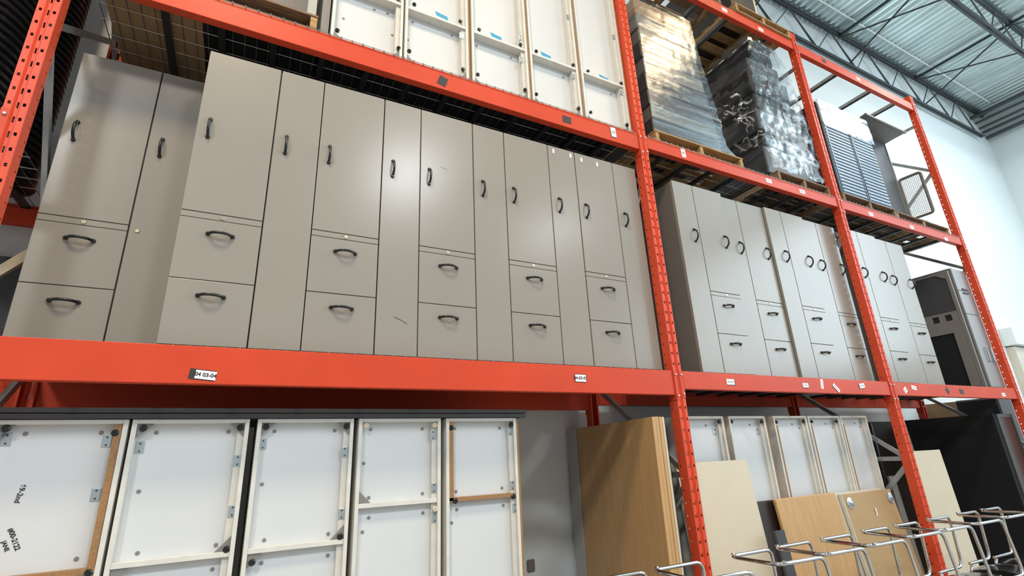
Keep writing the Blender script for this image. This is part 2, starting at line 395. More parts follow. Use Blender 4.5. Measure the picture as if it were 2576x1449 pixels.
deck(-5.6, PX[0]-0.06, 3.052, 'wire mesh deck under the black ribbed tubs at the left edge')
for x, lab in ((1.2, 'grey crossbar under the upper pallets, nearest the middle upright'), (1.66, 'grey crossbar under the upper pallets, second from the middle upright'), (2.32, 'grey crossbar under the upper wooden pallet, nearest the right upright'),
               (3.73, 'bare grey crossbar high in the right bay, leftmost of three'), (4.51, 'bare grey crossbar high in the right bay, middle of three'), (5.13, 'bare grey crossbar high in the right bay, nearest the end upright')):
    m = MB(); m.box(x-0.028, x+0.028, 0.058, 1.017, 6.125, 6.129); m.box(x-0.028, x-0.024, 0.058, 1.017, 6.09, 6.129); m.box(x+0.024, x+0.028, 0.058, 1.017, 6.09, 6.129)
    m.box(x-0.028, x+0.028, 0.030, 0.058, 6.125, 6.13); m.box(x-0.028, x+0.028, 1.017, 1.045, 6.125, 6.13)
    tag(m.build('crossbar', GALV), lab, 'crossbar', 'steel crossbars on the top beams')

# ------------------------------------------------------------ grey tower cabinets
def bow_handle(m, c, axis, L=0.108, pr=0.034, r=0.0073):
    """arched pull: feet on the face at y=c.y, arch towards -y"""
    pts = []
    for k in range(13):
        a = -1+2*k/12; u = a*L/2; d = pr*(1-abs(a)**2.6)
        pts.append((c[0]+(u if axis == 'x' else 0), c[1]-0.004-d, c[2]+(u if axis == 'z' else 0)))
    m.tube(pts, r, 10)
    for s in (-1, 1):
        p = (c[0]+(s*L/2 if axis == 'x' else 0), c[1], c[2]+(s*L/2 if axis == 'z' else 0))
        m.lathe((p[0], p[1], p[2]), [(0.0105, 0), (0.0105, 0.007), (0.007, 0.013)], 12, 'y')
TZ = 2.062
def tower(x0, y, label, mirror=False, w=0.603, zt=3.725, group='grey tower cabinets on the middle shelf', extra=None):
    z0 = TZ; D = 0.58
    t = thing('tower_cabinet', label, 'storage cabinet', (x0+w/2, y+D/2, z0), group)
    x1 = x0+w
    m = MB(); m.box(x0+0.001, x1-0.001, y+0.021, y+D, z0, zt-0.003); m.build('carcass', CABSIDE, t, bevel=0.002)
    MB().box(x0+0.006, x1-0.006, y+0.016, y+0.0215, z0+0.01, zt-0.008).build('reveal', GAP, t)
    wn, g = 0.238, 0.0035
    if not mirror: wide = (x0+0.001, x1-wn-g); nar = (x1-wn+g, x1-0.001)
    else: nar = (x0+0.001, x0+wn-g); wide = (x0+wn+g, x1-0.001)
    hx = wide[0]+0.056 if not mirror else wide[1]-0.062
    d = MB().box(wide[0], wide[1], y, y+0.0205, 2.7445, zt).build('door', CAB, t, bevel=0.0018, bseg=2)
    m = MB(); bow_handle(m, (hx, y, 3.229), 'z'); m.build('handle', BLACKP, d, smooth=True)
    MB().box(wide[0], wide[1], y+0.001, y+0.0205, 2.710, 2.7405).build('lock_rail', CAB, t, bevel=0.001)
    cx = (wide[0]+wide[1])/2
    m = MB(); m.lathe((cx, y+0.001, 2.7255), [(0.0105, 0), (0.0105, 0.003), (0.009, 0.0045)], 20, 'y'); lk = m.build('lock', GOLD, t, smooth=True)
    MB().box(cx-0.001, cx+0.001, y-0.0045, y-0.003, 2.7205, 2.7305).build('keyhole', GAP, lk)
    for za, zb in ((2.388, 2.7065), (z0+0.004, 2.384)):
        d = MB().box(wide[0], wide[1], y, y+0.0205, za, zb).build('drawer', CAB, t, bevel=0.0018, bseg=2)
        m = MB(); bow_handle(m, (cx+0.002, y, zb-0.077), 'x'); m.build('handle', BLACKP, d, smooth=True)
    d = MB().box(nar[0], nar[1], y, y+0.0205, z0+0.004, zt).build('side_door', CAB, t, bevel=0.0018, bseg=2)
    nx = nar[0]+0.062 if not mirror else nar[1]-0.066
    m = MB(); bow_handle(m, (nx, y, 3.229), 'z'); m.build('handle', BLACKP, d, smooth=True)
    if extra: extra(t, wide, nar, y)
    return t
def k_lock(t, wide, nar, y):
    MB().lathe((nar[0]+0.035, y, 2.715), [(0.0105, 0), (0.0105, 0.003), (0.009, 0.0045)], 20, 'y').build('side_lock', GOLD, t, smooth=True)
def k_scuff(t, wide, nar, y):
    m = MB(); m.tube([(nar[0]+0.10, y-0.0006, 2.285), (nar[0]+0.14, y-0.0006, 2.27), (nar[0]+0.175, y-0.0006, 2.25)], 0.0014, 4); m.build('scuff_mark', INK, t)
def k_scratch(t, wide, nar, y):
    m = MB(); m.tube([(wide[0]+0.13, y-0.0004, 3.32), (wide[0]+0.18, y-0.0004, 3.31)], 0.0012, 4); m.build('scratch', GUSS, t)
def k_tape(pairs):
    def f(t, wide, nar, y):
        for X, Z in pairs: MB().box(X-0.008, X+0.008, y-0.001, y-0.0001, Z-0.018, Z+0.018).build('white_sticker', TAGW, t)
    return f
tower(-3.698, 0.385, 'grey tower cabinet set back furthest left, brass lock on its narrow door', extra=k_lock)
tower(-3.083, 0.085, 'grey tower cabinet standing forward, second from the left upright')
tower(-2.477, 0.085, 'grey tower cabinet third from the left upright, curved scuff low on narrow door', extra=k_scuff)
tower(-1.870, 0.085, 'grey tower cabinet fourth from the left upright, thin scratch beside its handle', extra=k_scratch)
tower(-1.262, 0.085, 'grey tower cabinet fifth from the left, two white stickers on narrow door', extra=k_tape([(-0.845, 3.685), (-0.69, 3.685)]))
tower(-0.652, 0.085, 'grey tower cabinet beside the middle upright, two white stickers on wide door', w=0.600, extra=k_tape([(-0.59, 3.675), (-0.44, 3.672)]))
g2 = 'grey towers with narrow door on the left'
tower(0.360, 0.090, 'grey tower cabinet showing its dark left side, right of the middle upright', True, group=g2)
tower(0.975, 0.130, 'grey tower cabinet second in the middle bay, slightly set back', True, group=g2)
tower(1.583, 0.105, 'grey tower cabinet third in the middle bay, after the dark gap', True, group=g2, w=0.592)
tower(2.178, 0.125, 'grey tower cabinet just left of the upright near the crumpled pallet', True, w=0.565, group=g2, zt=3.72)
tower(2.862, 0.090, 'grey tower cabinet first in the right bay, partly behind the upright', True, group=g2)
tower(3.485, 0.115, 'grey tower cabinet in the right bay beside the open charcoal unit', True, group=g2)

# ------------------------------------------------------------ white open-backed cabinets
def glide(m, x, y, z): m.lathe((x, y, z), [(0.0145, 0), (0.0145, 0.010), (0.010, 0.014), (0.0055, 0.014), (0.005, 0.011)], 20, 'y')
def white_cab(name, label, x0, x1, y, z0, z1, div, gl, plates=(), dots=(), guss=(), brown_right=False, brown_div=False, strip=None, tape=None, group=None, beige=False, D=0.5, rec=0.042, edge_out=False):
    t = thing(name, label, 'cabinet', ((x0+x1)/2, y+D/2, z0), group)
    th = 0.019
    MB().box(x0+th, x1-th, y+rec, y+rec+0.008, z0+th, z1-th).build('back_panel', WHITE, t)
    m = MB().box(x0, x0+th, y, y+D, z0, z1); m.build('side_panel', WEDGE, t, bevel=0.0015)
    m = MB().box(x1-th, x1, y, y+D, z0, z1); m.build('side_panel', WEDGE, t, bevel=0.0015)
    if edge_out: MB().box(x1+0.0005, x1+0.014, y+0.003, y+D, z0+0.004, z1-0.004).build('outer_edge', BROWN, t)
    MB().box(x0+th, x1-th, y+0.001, y+D, z1-th, z1).build('top_panel', WEDGE, t, bevel=0.0015)
    MB().box(x0+th, x1-th, y+0.001, y+D, z0, z0+th).build('bottom_panel', WEDGE, t, bevel=0.0015)
    MB().box(x1-th-0.028, x1-th, y+0.020, y+rec, z0+th, z1-th).build('inner_rail', WEDGE, t)
    for dz in div: MB().box(x0+th, x1-th, y+0.004, y+rec, dz-0.011, dz+0.011).build('divider', BROWN if brown_div else WEDGE, t, bevel=0.0012)
    if strip:
        sx, za, zb = strip; MB().box(sx, sx+0.026, y+0.004, y+rec, za, zb).build('particleboard_rail', BROWN, t)
    for (cx, cz, sx, sz) in guss:
        L = 0.062
        MB().prism([(cx, y+0.010, cz), (cx+sx*L, y+0.010, cz), (cx, y+0.010, cz+sz*L)], (0, 0.006, 0)).build('corner_gusset', GUSS, t)
    for i, (gx, gz) in enumerate(gl):
        m = MB(); glide(m, gx, y+0.012, gz); m.build('leveling_glide', CREAM if beige else BLACKP, t, smooth=True)
    for px, pz in plates:
        yp = y+0.020 if px > x1-0.062 else y+rec
        hp = MB().box(px-0.017, px+0.017, yp-0.003, yp, pz-0.026, pz+0.026).build('hinge_plate', PLATE, t, bevel=0.004, bseg=2)
        m = MB()
        for s in (-1, 1): m.lathe((px, yp-0.003, pz+s*0.016), [(0.004, 0), (0.004, 0.0015)], 10, 'y')
        m.build('plate_screw', DKSTEEL, hp)
    for dx, dz in dots:
        MB().lathe((dx, y+rec, dz), [(0.0085, 0), (0.0085, 0.0025), (0.006, 0.003)], 14, 'y').build('screw_cap', GUSS, t)
    if tape:
        tx, tz = tape; MB().prism([(tx-0.052, y+rec-0.0008, tz+0.030), (tx+0.045, y+rec-0.0008, tz+0.016), (tx+0.052, y+rec-0.0008, tz-0.016), (tx-0.040, y+rec-0.0008, tz-0.006)], (0, 0.0006, 0)).build('blue_tape', TAPE, t)
    return t
GW = 'white open backed cabinets on the upper shelf'
Wd = [
 ('white open backed cabinet furthest left on the upper shelf, beside the pallet', -2.477, -2.021, [(-2.044, 4.142), (-2.438, 4.123), (-2.44, 4.575), (-2.06, 4.575)], (), [(-2.205, 4.467), (-2.114, 4.474), (-2.077, 4.299), (-2.40, 4.30)], None),
 ('white open backed cabinet second from left on the upper shelf, blue tape', -2.007, -1.538, [(-1.945, 4.573), (-1.596, 4.577), (-1.972, 4.147), (-1.581, 4.143)], [(-1.582, 4.458)], [(-1.934, 4.479), (-1.639, 4.483), (-1.966, 4.304)], (-1.718, 4.63)),
 ('white open backed cabinet in the middle of five on the upper shelf', -1.51, -1.038, [(-1.444, 4.566), (-1.092, 4.568), (-1.466, 4.14), (-1.076, 4.143)], [(-1.088, 4.431), (-1.082, 4.651)], [(-1.466, 4.649), (-1.439, 4.471), (-1.147, 4.472), (-1.466, 4.296)], (-1.27, 4.627)),
 ('white open backed cabinet fourth from left on the upper shelf, blue tape', -1.014, -0.557, [(-0.95, 4.561), (-0.598, 4.562), (-0.978, 4.136), (-0.587, 4.137)], [(-0.592, 5.084), (-0.602, 4.451)], [(-0.954, 4.464), (-0.662, 4.465)], (-0.816, 4.623)),
 ('white open backed cabinet next to the middle upright on the upper shelf', -0.524, -0.062, [(-0.449, 4.555), (-0.095, 4.559), (-0.469, 4.135), (-0.094, 4.131)], [(-0.099, 5.077), (-0.102, 4.464)], [(-0.454, 4.464), (-0.167, 4.466)], (-0.227, 4.613))]
for i, (lab, a, b, gl, pl, dt, tp) in enumerate(Wd):
    white_cab('white_cabinet', lab, a, b, 0.05, 4.036, 5.84, [4.528], gl, pl, dt, [(a+0.019, 4.055, 1, 1), (b-0.019, 4.055, -1, 1)], tape=tp, group=GW, edge_out=(i > 0 and i < 5), rec=0.072)
GV = 'white open backed cabinets standing on the floor'
FZ = 0.0
V1 = white_cab('white_cabinet', 'white open backed cabinet at the lower left with handwriting on it', -3.60, -3.143, 0.2, FZ, 1.744, [1.150], [(-3.546, 1.71), (-3.185, 1.687), (-3.180, 1.145)], [(-3.546, 1.669), (-3.215, 1.655), (-3.215, 1.438)], [(-3.491, 1.691), (-3.24, 1.691), (-3.235, 1.197)], [(-3.581, 1.725, 1, -1)], brown_div=True, strip=(-3.190, 1.16, 1.725), group=GV)
text('69-2nd', 0.025, INK, V1, (-3.461, 0.2412, 1.458), (PI/2, PI/2+0.12, 0), 'handwriting')
text('#00-2122', 0.023, INK, V1, (-3.445, 0.2412, 1.290), (PI/2, PI/2-0.45, 0), 'handwriting')
text('JANE', 0.019, INK, V1, (-3.466, 0.2412, 1.268), (PI/2, PI/2-0.45, 0), 'handwriting')
white_cab('white_cabinet', 'white open backed cabinet second from left on the floor, black glides', -3.130, -2.665, 0.2, FZ, 1.744, [1.158], [(-3.086, 1.706), (-2.702, 1.705), (-2.697, 1.178)], [(-3.091, 1.625), (-2.697, 1.553), (-2.693, 1.333)], [(-3.039, 1.688), (-2.751, 1.688), (-3.066, 1.441), (-3.031, 1.195), (-2.742, 1.196), (-2.743, 1.099)], [(-3.111, 1.725, 1, -1), (-2.684, 1.725, -1, -1), (-2.684, 1.169, -1, 1), (-3.111, 1.147, 1, -1)], group=GV)
white_cab('white_cabinet', 'white open backed cabinet in the middle of five on the floor', -2.630, -2.173, 0.2, FZ, 1.744, [1.158], [(-2.591, 1.707), (-2.209, 1.705), (-2.208, 1.181), (-2.588, 1.112)], [(-2.595, 1.626), (-2.209, 1.576), (-2.206, 1.282)], [(-2.549, 1.687), (-2.262, 1.686), (-2.58, 1.442), (-2.545, 1.196), (-2.26, 1.195), (-2.255, 1.099), (-2.547, 1.1)], [(-2.611, 1.725, 1, -1), (-2.192, 1.725, -1, -1), (-2.192, 1.169, -1, 1), (-2.611, 1.147, 1, -1)], group=GV)
white_cab('white_cabinet', 'white open backed cabinet on the floor with beige glides, fourth from left', -2.147, -1.690, 0.2, FZ, 1.744, [1.311], [(-2.108, 1.706), (-1.726, 1.705), (-1.721, 1.267)], [(-1.73, 1.653), (-1.724, 1.373), (-1.719, 1.225)], [(-2.075, 1.689), (-1.786, 1.689), (-2.104, 1.517), (-2.07, 1.347), (-1.781, 1.348), (-2.065, 1.251), (-1.777, 1.251), (-2.094, 1.187)], [(-2.128, 1.322, 1, 1)], group=GV, beige=True)
white_cab('white_cabinet', 'white open backed cabinet on the floor with brown inner rails, rightmost', -1.658, -1.205, 0.2, FZ, 1.744, [1.306], [(-1.627, 1.69), (-1.236, 1.705), (-1.604, 1.299), (-1.243, 1.298)], [(-1.24, 1.668), (-1.238, 1.358), (-1.227, 1.235)], [(-1.59, 1.688), (-1.299, 1.687), (-1.585, 1.346), (-1.297, 1.347), (-1.582, 1.251), (-1.292, 1.252), (-1.612, 1.187)], (), brown_div=True, strip=(-1.639, 1.30, 1.725), edge_out=True, group=GV)
for z, lab, xe in ((1.746, 'charcoal worktop board lying directly on the white floor cabinets', -1.139), (1.771, 'charcoal worktop board on top of the other charcoal board', -1.134)):
    tag(MB().box(-3.66, xe, 0.188, 0.80, z, z+0.022).build('worktop_board', DGREY, bevel=0.002), lab, 'board', 'charcoal boards on the floor cabinets')
GP = 'white open backed cabinets behind the leaning boards'
for k, (a, b, gl, pl, lab) in enumerate([
    (0.245, 0.700, [(0.659, 1.715)], [(0.625, 1.641)], 'white open backed cabinet right of the middle upright, behind the cream board'),
    (0.764, 1.203, [(0.80, 1.714), (1.165, 1.712)], [(1.135, 1.631)], 'white open backed cabinet behind the cream board, grey plate at its top right'),
    (1.310, 1.759, [(1.352, 1.707), (1.725, 1.711)], (), 'white open backed cabinet behind the maple board, showing its grey side'),
    (1.785, 2.252, [(1.837, 1.708), (2.207, 1.708)], (), 'white open backed cabinet fourth from the middle upright on the floor'),
    (2.268, 2.700, (), (), 'white open backed cabinet rightmost on the floor, above the particleboard')]):
    white_cab('white_cabinet', lab, a, b, 0.27, 0.0, 1.757, [0.9], gl, pl, [((a+b)/2+0.07, 1.69), (b-0.07, 1.655)], group=GP, strip=(a+0.019, 0.9, 1.68) if k > 1 else None, edge_out=k < 2, D=0.42)

# ------------------------------------------------------------ leaning boards
def board(name, label, cat, tl, tr, zt, ybot, th, mat, group=None, bevel=0.002):
    """tl,tr = (x,y) of the top front edge; foot at y offset ybot towards the aisle; stands on the floor"""
    a = Vector((tl[0], tl[1], zt)); b = Vector((tr[0], tr[1], zt)); d = (b-a).normalized(); n = Vector((-d.y, d.x, 0))  # to the back
    a0 = Vector((tl[0], tl[1], 0)) + ybot; b0 = Vector((tr[0], tr[1], 0)) + ybot
    m = MB(); m.prism([a0, b0, b, a], n*th)
    return tag(m.build(name, mat, bevel=bevel), label, cat, group)
V = Vector
board('cream_board', 'cream laminated board leaning right of the middle upright', 'board', (0.075, 0.215), (0.815, 0.215), 1.424, V((0, -0.12, 0)), 0.028, CREAM)
board('dark_board', 'dark brown board leaning behind the cream and maple boards', 'board', (0.45, 0.246), (1.20, 0.246), 1.113, V((0, -0.075, 0)), 0.018, DKWOOD)
board('maple_board', 'maple veneer board leaning right of the cream board', 'board', (1.035, 0.195), (1.800, 0.195), 1.121, V((0, -0.115, 0)), 0.030, MAPLE, bevel=0.006)
board('particleboard_sheet', 'particleboard sheet edge behind the one with round metal plates', 'board', (1.83, 0.238), (2.56, 0.238), 1.108, V((0, -0.13, 0)), 0.028, CREAM)
pb = thing('particleboard_tabletop', 'particleboard tabletop underside with two round zinc plates', 'tabletop', (2.28, 0.15, 0))
m = MB(); m.prism([V((1.905, 0.065, 0)), V((2.656, 0.065, 0)), V((2.656, 0.205, 1.097)), V((1.905, 0.205, 1.097))], V((0, 0.026, -0.003))); m.build('top_panel', MDF, pb, bevel=0.003)
m = MB(); m.prism([V((1.897, 0.064, 0)), V((1.904, 0.064, 0)), V((1.904, 0.204, 1.098)), V((1.897, 0.204, 1.098))], V((0, 0.028, 0))); m.build('white_edge_band', WEDGE, pb)
for px in (1.985, 2.60):
    m = MB(); m.lathe((0, 0, 0), [(0.046, 0), (0.046, 0.004), (0.026, 0.006), (0.014, 0.018), (0.008, 0.020)], 24, 'y'); o = m.build('leg_plate', PLATE, smooth=True)
    o.parent = pb; o.location = (px-2.28, 0.1945-0.15, 1.025); o.rotation_euler = (-math.atan(0.14/1.097), 0, 0)
MB().box(2.295, 2.310, 0.176, 0.178, 0.90, 0.965).build('white_paint_mark', TAGW, pb)
board('grey_board', 'narrow grey board standing beyond the round plated tabletop', 'board', (2.84, 0.28), (2.935, 0.28), 1.195, V((0, -0.05, 0)), 0.02, MESHM)
tag(MB().prism([V((0.86, 0.02, 0)), V((0.95, 0.02, 0)), V((0.90, 0.07, 0.93)), V((0.80, 0.07, 0.93)), ], (0, 0.02, 0)).build('table_leg', DGREY), 'dark grey table leg leaning between the cream and maple boards', 'table leg')
# boards standing edge-on against the middle upright frame
def edge_board(name, label, xf, xr, th, y0, y1, zt, mat, lean=0.02, group=None, bev=0.002):
    m = MB()
    m.prism([V((xf-lean, y0, 0)), V((xr-lean, y1, 0)), V((xr, y1, zt)), V((xf, y0, zt))], V((th, 0, 0)))
    return tag(m.build(name, mat, bevel=bev), label, 'board', group)
GB = 'maple boards standing against the middle upright'
edge_board('maple_sheet', 'large maple sheet facing left, nearest of the standing maple boards', -0.290, -0.152, 0.030, 0.0, 1.08, 1.730, MAPLE, group=GB)
edge_board('maple_sheet', 'maple sheet edge just right of the large maple sheet', -0.256, -0.120, 0.026, 0.004, 1.06, 1.732, MAPLE, group=GB)
edge_board('maple_sheet', 'maple sheet edge third in the stack by the middle upright', -0.228, -0.092, 0.026, 0.002, 1.05, 1.730, MAPLE, group=GB)
edge_board('cream_sheet', 'cream sheet edge between the maple and the dark sheets', -0.201, -0.074, 0.017, 0.000, 0.98, 1.729, CREAM)
edge_board('dark_sheet', 'dark brown sheet edge standing against the middle upright', -0.179, -0.064, 0.024, 0.03, 0.90, 1.728, DKWOOD, lean=0.0)
edge_board('dark_sheet', 'second dark sheet edge touching the middle upright', -0.151, -0.037, 0.018, 0.05, 0.88, 1.71, BLACKM, lean=0.0)
edge_board('grey_sheet', 'pale grey sheet behind the far edge of the large maple sheet', -0.170, -0.150, 0.018, 1.084, 1.24, 1.722, pbr('pale_grey_laminate', (0.42, 0.40, 0.37), 0.5), lean=0.01)
tag(MB().box(-0.58, -0.51, 1.285, 1.30, 0.66, 0.75).build('wall_outlet', GREYP, bevel=0.008), 'small grey outlet low on the back wall between cabinets and maple sheets', 'outlet')

# right bay, floor level: black fabric panels, glass front cabinet, cream board
fp = thing('fabric_screen', 'large black fabric screen facing left under the right bay', 'office screen', (4.98, 0.7, 0))
MB().box(4.965, 5.02, 0.115, 1.28, 0, 1.762).build('fabric_panel', FABRIC, fp, bevel=0.006)
bc = thing('glass_cabinet', 'black cabinet with reflecting glass door at the lower right edge', 'cabinet', (5.25, 0.4, 0))
MB().box(5.03, 5.42, 0.12, 0.60, 0, 1.758).build('carcass', BLACKM, bc)
m = MB(); m.box(5.03, 5.42, 0.10, 0.12, 1.72, 1.758); m.box(5.03, 5.42, 0.10, 0.12, 0.0, 0.06); m.box(5.03, 5.06, 0.10, 0.12, 0.06, 1.72); m.box(5.39, 5.42, 0.10, 0.12, 0.06, 1.72); m.build('door_frame', DGREY, bc)
MB().box(5.06, 5.39, 0.106, 0.112, 0.06, 1.72).build('glass_pane', pbr('dark_glass', (0.03, 0.036, 0.034), 0.22, 0, 0.5), bc)
edge_board('standing_board', 'dark brown panel standing beyond the right white cabinet behind the upright', 2.86, 2.95, 0.02, 0.33, 1.0, 1.69, DKWOOD, lean=0.0)
m = MB().box(3.15, 4.90, 1.085, 1.12, 0, 1.755); tag(m.build('standing_board', DKWOOD), 'wide dark brown board against the wall under the right bay', 'board')
board('cream_board', 'tall cream board leaning in front of the black fabric screen', 'board', (3.02, 0.20), (3.744, 0.20), 1.408, V((0, -0.05, 0)), 0.025, CREAM)
tag(MB().prism([V((4.93, 0.95, 0)), V((4.955, 0.95, 0)), V((4.955, 1.02, 1.75)), V((4.93, 1.02, 1.75))], V((0, 0.03, 0))).build('wood_strip', CREAM), 'thin pale wooden strip leaning on the black fabric screen', 'wood strip')
bx = thing('cardboard_box', 'cardboard box seen under the right bay beam against the bright wall', 'box', (6.6, 1.0, 0))
MB().box(6.13, 6.98, 0.82, 1.26, 1.55, 2.0).build('carton', CARD, bx, bevel=0.004)
MB().box(6.5, 6.56, 0.818, 0.82, 1.56, 2.0).build('packing_tape', CREAM, bx)
MB().box(6.0, 7.1, 0.75, 1.28, 0.0, 1.549).build('lower_carton', CARD, bx)
tag(MB().box(5.62, 6.0, 0.25, 0.7, 0.0, 1.98).build('black_column', DGREY, bevel=0.02), 'dark grey column like unit beyond the end upright', 'cabinet')

# ------------------------------------------------------------ charcoal unit + pale cupboard, right bay on the middle shelf
cu = thing('charcoal_unit', 'open charcoal unit with black lower panel beside the ring handled towers', 'cabinet', (4.7, 0.5, 2.06))
X = 5.02; z0 = 2.062
m = MB(); m.box(X, X+0.03, 0.10, 0.14, z0, 3.53); m.box(X, X+0.03, 0.84, 0.88, z0, 3.53); m.box(X, X+0.03, 0.14, 0.84, 3.50, 3.53); m.box(X, X+0.03, 0.14, 0.84, z0, z0+0.03)
m.build('frame', GREYP, cu, bevel=0.003)
MB().box(X+0.012, X+0.03, 0.14, 0.84, 3.013, 3.50).build('upper_panel', DGREY, cu)
MB().box(X+0.0125, X+0.02, 0.14, 0.84, 2.75, 3.01).build('slot_backing', BLACKM, cu)
m = MB(); m.box(X-0.003, X+0.012, 0.14, 0.84, 2.75, 2.905); m.box(X-0.003, X+0.012, 0.14, 0.84, 2.982, 3.012); m.box(X-0.003, X+0.012, 0.14, 0.205, 2.905, 2.982); m.box(X-0.003, X+0.012, 0.275, 0.340, 2.905, 2.982); m.box(X-0.003, X+0.012, 0.41, 0.84, 2.905, 2.982)
m.build('slotted_panel', GREYP, cu)
MB().box(X+0.014, X+0.03, 0.24, 0.84, z0+0.03, 2.75).build('lower_panel', FABRIC, cu)
MB().box(X-0.002, X+0.014, 0.14, 0.24, z0+0.03, 2.75).build('side_rail', GREYP, cu)
for (yy, zz, sy, sz) in ((0.14, 3.50, 1, -1), (0.84, 3.50, -1, -1), (0.14, z0+0.03, 1, 1), (0.84, z0+0.03, -1, 1)):
    MB().prism([(X-0.004, yy, zz), (X-0.004, yy+sy*0.10, zz), (X-0.004, yy, zz+sz*0.07)], (0.012, 0, 0)).build('corner_bracket', GUSS, cu)
pc = thing('pale_cupboard', 'pale grey cupboard with dark handles beside the end upright', 'cupboard', (5.27, 0.4, 2.06))
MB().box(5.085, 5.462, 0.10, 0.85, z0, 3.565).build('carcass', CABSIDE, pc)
PALE = pbr('pale_cupboard_paint', (0.27, 0.28, 0.285), 0.3)
d = MB().box(5.087, 5.461, 0.079, 0.099, 3.273, 3.563).build('door', PALE, pc, bevel=0.002); MB().box(5.20, 5.33, 0.067, 0.079, 3.285, 3.30).build('handle', BLACKP, d)
d = MB().box(5.087, 5.461, 0.079, 0.099, 2.966, 3.268).build('door', PALE, pc, bevel=0.002); MB().box(5.20, 5.33, 0.067, 0.079, 3.235, 3.25).build('handle', BLACKP, d)
d = MB().box(5.087, 5.461, 0.079, 0.099, z0+0.004, 2.961).build('door', PALE, pc, bevel=0.002)
for xx in (5.25, 5.36): MB().tube([(xx, 0.079, 2.37), (xx, 0.06, 2.38), (xx, 0.06, 2.54), (xx, 0.079, 2.55)], 0.008, 8).build('handle', GALV, d)

# ------------------------------------------------------------ pallets
def pallet(x0, x1, y0, y1, z, label, mat=PALLET, mat2=None, name='wooden_pallet'):
    t = thing(name, label, 'pallet', ((x0+x1)/2, (y0+y1)/2, z), 'wooden pallets on the rack')
    for i in range(3):
        yy = y0 + (y1-y0-0.09)*i/2
        MB().box(x0, x1, yy, yy+0.09, z, z+0.017).build('bottom_board', mat2 or mat, t, bevel=0.002)
    for i in range(3):
        xx = x0 + (x1-x0-0.04)*i/2
        MB().box(xx, xx+0.04, y0+0.004, y1-0.004, z+0.0175, z+0.106).build('stringer', mat, t, bevel=0.003)
    n = 6
    for i in range(n):
        yy = y0 + (y1-y0-0.10)*i/(n-1)
        MB().box(x0-0.004, x1+0.004, yy, yy+0.10, z+0.1065, z+0.123).build('deck_board', mat2 or mat, t, bevel=0.002)
    return t
ZP = ZD+0.0112
pallet(-3.62, -2.56, 0.03, 1.0, ZP+0.006, 'wooden pallet on a cardboard sheet left of the white cabinets', PALLET, PALLETD)
tag(MB().box(-3.64, -3.17, 0.10, 1.04, ZP, ZP+0.005).build('cardboard_sheet', CARD), 'brown cardboard sheet lying on the wire deck under the left pallet', 'cardboard')
tag(MB().box(-3.165, -0.07, 0.06, 1.04, ZP, ZP+0.0022).build('shade_sheet', BLACKM), 'long black sheet added on the wire deck as shade beneath the white cabinets', 'sheet')  # added black sheet, stands in for the shade under the cabinets seen from below
tag(MB().box(-2.535, -2.487, 0.09, 0.75, ZP, 5.6).build('grey_end_panel', GREYP), 'grey upright panel between the left pallet and the white cabinets', 'panel')
lo = thing('wrapped_load', 'dark wrapped load standing on the upper left pallet', 'pallet load', (-3.1, 0.5, ZP+0.13), 'loads on the rack pallets')
MB().box(-3.58, -2.62, 0.12, 0.95, ZP+0.131, 5.3).build('load_block', DGREY, lo)
pallet(0.20, 1.31, 0.03, 1.0, ZP, 'wooden pallet under the smooth gold lit wrapped stack')
pallet(1.83, 2.70, 0.03, 1.0, ZP, 'wooden pallet under the crumpled black wrapped stack', PALLETD)
pallet(2.94, 4.02, 0.03, 1.0, ZP, 'wooden pallet under the stack of blue grey trays', PALLETD)
pallet(4.08, 5.36, 0.05, 1.0, ZP, 'wooden pallet under the mesh door cabinet', PALLET, PALLETD)
pallet(1.72, 2.68, -0.02, 1.03, 6.162, 'wooden pallet on the highest beam above the crumpled stack')
pallet(0.25, 1.50, 0.00, 1.03, 6.162, 'wooden pallet on the highest beam above the smooth wrapped stack', PALLETD)
ub = thing('boxed_load', 'dark boxed load with pale strap on the highest pallet', 'pallet load', (2.05, 0.5, 6.29), 'loads on the rack pallets')
MB().box(1.76, 2.20, 0.05, 0.95, 6.287, 7.2).build('load_block', DKWOOD, ub); MB().box(2.203, 2.235, 0.05, 0.95, 6.287, 7.2).build('pale_board', CREAM, ub)

# ------------------------------------------------------------ wrapped stacks
def shell(m, x0, x1, y0, y1, prof, nx=26, jit=0.012, seed=1, xl=None):
    """film sleeve: prof = list of (z, x_left, x_right) rows; faces front, left, right"""
    rnd = random.Random(seed); rows = []
    for (z, a, b) in prof:
        ring = []
        for k in range(10): ring.append((a, y1-(y1-y0)*k/10))
        for k in range(nx): ring.append((a+(b-a)*k/nx, y0))
        for k in range(11): ring.append((b, y0+(y1-y0)*k/10))
        rows.append([(px+rnd.uniform(-jit, jit), py-abs(rnd.uniform(0, jit)) if py < y0+.01 else py, z+rnd.uniform(-jit, jit)*.6) for px, py in ring])
    n0 = len(m.v); k = len(rows[0])
    for r in rows: m.v += r
    for i in range(len(rows)-1):
        for j in range(k-1): m.f.append((n0+i*k+j, n0+i*k+j+1, n0+(i+1)*k+j+1, n0+(i+1)*k+j))
    return m
def lerp_prof(keys, n):
    out = []
    for i in range(n+1):
        z = keys[0][0]+(keys[-1][0]-keys[0][0])*i/n
        for a, b in zip(keys, keys[1:]):
            if a[0] <= z <= b[0]+1e-9:
                t = (z-a[0])/(b[0]-a[0]); out.append((z, a[1]+(b[1]-a[1])*t, a[2]+(b[2]-a[2])*t)); break
    return out
s1 = thing('wrapped_stack', 'tall smooth film wrapped stack with warm glare, left of two', 'wrapped pallet load', (0.65, 0.5, ZP+0.125), 'film wrapped pallet loads')
m = MB(); z = ZP+0.126
rnd = random.Random(3)
